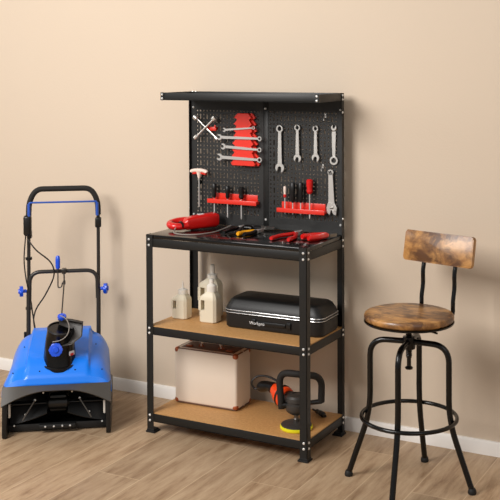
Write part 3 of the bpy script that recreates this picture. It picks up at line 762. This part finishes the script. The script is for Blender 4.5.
for sx in (-1, 1):
    for kk, a0 in enumerate((200, 20)):
        m = MB(); secs = []
        for q in range(9):
            f = q/8; x = sx*(.045+.165*f); a = math.radians(a0+sx*0+55*f)
            rI, rO = .012, .075+.012*f
            cy, cz = .08, .118
            d1 = Vector((0, math.cos(a), math.sin(a))); d2 = Vector((0, -math.sin(a), math.cos(a)))*.003
            secs.append([Vector((x, cy, cz))+d1*rI-d2, Vector((x, cy, cz))+d1*rO-d2, Vector((x, cy, cz))+d1*rO+d2, Vector((x, cy, cz))+d1*rI+d2])
        m.loft(secs); pd = part('auger_paddle', M['rubber'], sn, m)
        if kk == 0:
            sbolt((sx*.098, .022, .150), (0, -1, .2), .0058, pd); sbolt((sx*.140, .020, .088), (0, -1, .1), .0045, pd)
    m = MB(); m.tube([(sx*.098, .018, .150), (sx*.150, -.004, .070)], .0033, 8); part('brace_rod', M['dchrome'], sn, m)
    m = MB(); m.box((sx*.207, .01, .112), (.010, .02, .062), .004); part('wear_strip', M['cap'], sn, m, 'pale wear strip')
for p in ((-.060, .012, .185), (.065, .012, .185)): sbolt(p, (0, -1, -.2), .0045, aug)
for sx in (-1, 1):
    for x, y, z in ((.19, .05, None), (.165, .22, None), (.075, .03, None)):
        t_ = y/.4
        w_, yy, zz = hood(sx*x/.23, {.05: .27, .22: .57, .03: .2}[y]); sbolt((w_, yy, zz+.0005), (0, -.4, 1), .0030, hd)
hd_bolts = [c for c in hd.children]
for c in hd_bolts: c.data.materials.clear(); c.data.materials.append(M['blackp'])
# chute
m = MB()
pth = smooth_path([(.006, .100, .265), (.006, .102, .33), (.008, .100, .400), (.012, .088, .450)], 5)
nn = len(pth); rs = [.078-.018*min(1, i/(nn*.8)) for i in range(nn)]
m.tube(pth, rs, 28, cap=False)
pi_ = pth[3:]; m.tube(pi_[::-1], [r-.004 for r in rs[3:]][::-1], 28, cap=True)
ch = part('discharge_chute', M['blackg'], sn, m, 'glossy black discharge chute')
m = MB(); m.lathe([(.077, 0), (.083, .004), (.083, .010), (.077, .012)], T(.006, .100, .292, rx=.2), 32); part('chute_collar', M['blackp'], ch, m); m = MB(); m.lathe([(.058, -.004), (.0605, 0), (.058, .004), (.053, .004), (.053, -.004)], frame(pth[-1], pth[-1]-pth[-3]), 32)
part('chute_mouth_rim', M['blackp'], ch, m)
# deflector opening to the right
m = MB()
dv = [(.0, .140, .482), (.055, .120, .484), (.112, .085, .478), (.108, .062, .422), (.065, .045, .394), (.020, .055, .384)]
inn = [(.0, .125, .40), (.046, .118, .400), (.090, .100, .402), (.088, .096, .384), (.056, .085, .362), (.020, .085, .355)]
o1 = [m.bm.verts.new(p) for p in dv]; i1 = [m.bm.verts.new((p[0]-.002, p[1]-.03, p[2])) for p in dv]
for k in range(5): m.bm.faces.new((o1[k], o1[k+1], i1[k+1], i1[k]))
m.bm.faces.new(o1)
df = part('chute_deflector', M['greyp'], ch, m); md = df.modifiers.new('thickness', 'SOLIDIFY'); md.thickness = .003; md.offset = 0
def knob(p, n, r, t, par, lobes=6, mm=None):
    m = MB(); pts = []
    for k in range(lobes*6):
        a = 2*PI*k/(lobes*6); rr_ = r*(1+.08*math.cos(a*lobes)); pts.append((rr_*math.cos(a), rr_*math.sin(a)))
    F_ = frame(p, n); m.prism(pts, 0, t, F_, bev=t*.2); m.lathe([(r*.5, t), (r*.42, t*1.35), (0, t*1.4)], F_, 20); m.cyl(p, Vector(p)-Vector(n).normalized()*t*.9, r*.35, n=12)
    return part('knob', mm or M['bluek'], par, m, 'blue knob')
knob((-.004, .018, .372), (0, -1, .25), .029, .016, ch)
knob((.016, .115, .490), (0, -.4, 1), .019, .013, ch)
m = MB(); m.tube(smooth_path([(.010, .090, .508), (.036, .068, .498), (.052, .050, .468), (.044, .036, .432), (.015, .034, .410), (-.02, .040, .402)], 6), .0022, 8); part('chute_cable', M['gcable'], ch, m)
m = MB(); m.prism([(p.x, p.y) for p in rrect(.010, .016, .004, 0)], 0, .001, frame((.062, .053, .345), (.75, -.66, .08), (0, 0, 1))); part('label', M['white'], ch, m, 'white label')
m = MB(); m.prism([(p.x, p.y) for p in rrect(.005, .010, .002, 0)], 0, .0016, frame((.0625, .0525, .340), (.75, -.66, .08), (0, 0, 1))); part('label_mark', M['red'], ch, m, 'red mark on the label')
# rear body and wheels
m = MB(); m.loft([[Vector((x, y, z)) for x, z in ((-.17, .06), (.17, .06), (.18, .20), (.15, tz), (-.15, tz), (-.18, .20))] for y, tz in ((.20, .30), (.36, .31), (.44, .22))]); part('motor_body', M['blackp'], sn, m)
for sx in (-1, 1):
    m = MB(); m.lathe([(.0, -.016), (.05, -.018), (.075, -.018), (.084, -.012), (.084, .012), (.075, .018), (.05, .018), (0, .016)], frame((sx*.205, .37, .084), (1, 0, 0)), 32); wl = part('wheel', M['rubber'], sn, m)
    m = MB(); m.lathe([(0, .02), (.03, .019), (.035, .015), (.03, -.019), (0, -.02)], frame((sx*.205, .37, .084), (1, 0, 0)), 20); part('hub_cap', M['greyp'], wl, m)
# handle
HWD = .1665
for sx in (-1, 1):
    m = MB(); m.tube([(sx*HWD, .415, .12), (sx*HWD, .455, .545)], .0105, 12); part('lower_tube', M['tube'], sn, m)
m = MB(); m.tube(round_path([(-HWD+.004, .452, .50), (-HWD+.006, .462, .636), (HWD-.006, .462, .636), (HWD-.004, .452, .50)], .055, 8), .0095, 12); part('fold_bar', M['tube'], sn, m)
for sx in (-1, 1):
    m = MB(); m.tube([(sx*HWD, .468, .50), (sx*HWD, .486, .915)], .0085, 12); part('upper_tube', M['tube'], sn, m)
    knob((sx*(HWD+.026), .458, .545), (sx, -.15, 0), .025, .017, sn)
    m = MB(); m.cyl((sx*(HWD-.008), .460, .545), (sx*(HWD+.028), .458, .545), .005, n=10); part('knob_bolt', M['blackp'], sn, m)
m = MB(); m.tube(round_path([(-HWD, .486, .905), (-HWD+.002, .490, .975), (-HWD+.035, .494, 1.036), (HWD-.035, .494, 1.036), (HWD-.002, .490, .975), (HWD, .486, .905)], .045, 8), .0135, 14)
part('grip', M['foam'], sn, m, 'black foam grip')
m = MB(); m.tube(round_path([(-HWD+.002, .462, .905), (-HWD+.006, .460, .974), (HWD-.006, .460, .974), (HWD-.002, .462, .905)], .008, 5), .0045, 10)
for sx in (-1, 1): m.tube([(sx*(HWD-.004), .462, .905), (sx*(HWD-.004), .461, .968)], .007, 10)
part('bail_lever', M['bluem'], sn, m, 'blue bail lever')
m = MB(); m.box((-HWD-.004, .474, .862), (.038, .045, .10), .012, seg=3); m.box((-HWD+.004, .478, .818), (.024, .03, .04), .006); part('switch_box', M['blackp'], sn, m)
m = MB(); m.box((HWD, .482, .868), (.030, .034, .05), .007, seg=3); m.cyl((HWD, .48, .89), (HWD, .48, .912), .008, n=10); part('clamp', M['blackp'], sn, m)
m = MB(); m.tube(smooth_path([(-HWD-.004, .455, .80), (-HWD+.04, .44, .745), (-.06, .44, .685), (-.045, .44, .62), (-.085, .44, .53), (-.13, .43, .46), (-.14, .42, .40), (-.12, .40, .33)], 8), .0036, 8); part('power_cable', M['cable'], sn, m)
m = MB(); m.tube(smooth_path([(-HWD-.012, .458, .815), (-HWD-.020, .455, .70), (-HWD-.010, .45, .60), (-HWD+.012, .44, .50), (-HWD+.02, .435, .44), (-.13, .42, .345)], 8), .0032, 8); part('control_cable', M['cable'], sn, m)
for z in (.70, .46): 
    m = MB(); m.ring(frame((-HWD, .463 if z < .5 else .477, z-.006), (0, 0, 1)), .016, .010, .012, 14); part('cable_clip', M['blackp'], sn, m)
m = MB(); m.box((-HWD-.016, .445, .335), (.014, .014, .03), .004); part('clip', M['blackp'], sn, m)
# chute crank
m = MB(); m.lathe([(.005, 0), (.0105, .006), (.0115, .035), (.0105, .060), (.006, .066), (0, .067)], T(-.026, .440, .650), 16); part('crank_handle', M['bluek'], sn, m, 'blue crank handle')
m = MB(); m.tube(round_path([(-.026, .44, .655), (-.026, .440, .560), (-.010, .44, .560), (-.004, .44, .585)], .008), .0030, 8)
m.box((.003, .452, .638), (.022, .035, .026), .005); m.tube([(.003, .440, .64), (.004, .430, .585), (.014, .125, .500)], .0034, 8); m.box((.004, .438, .585), (.012, .012, .02), .003)
part('crank_rod', M['tube'], sn, m)
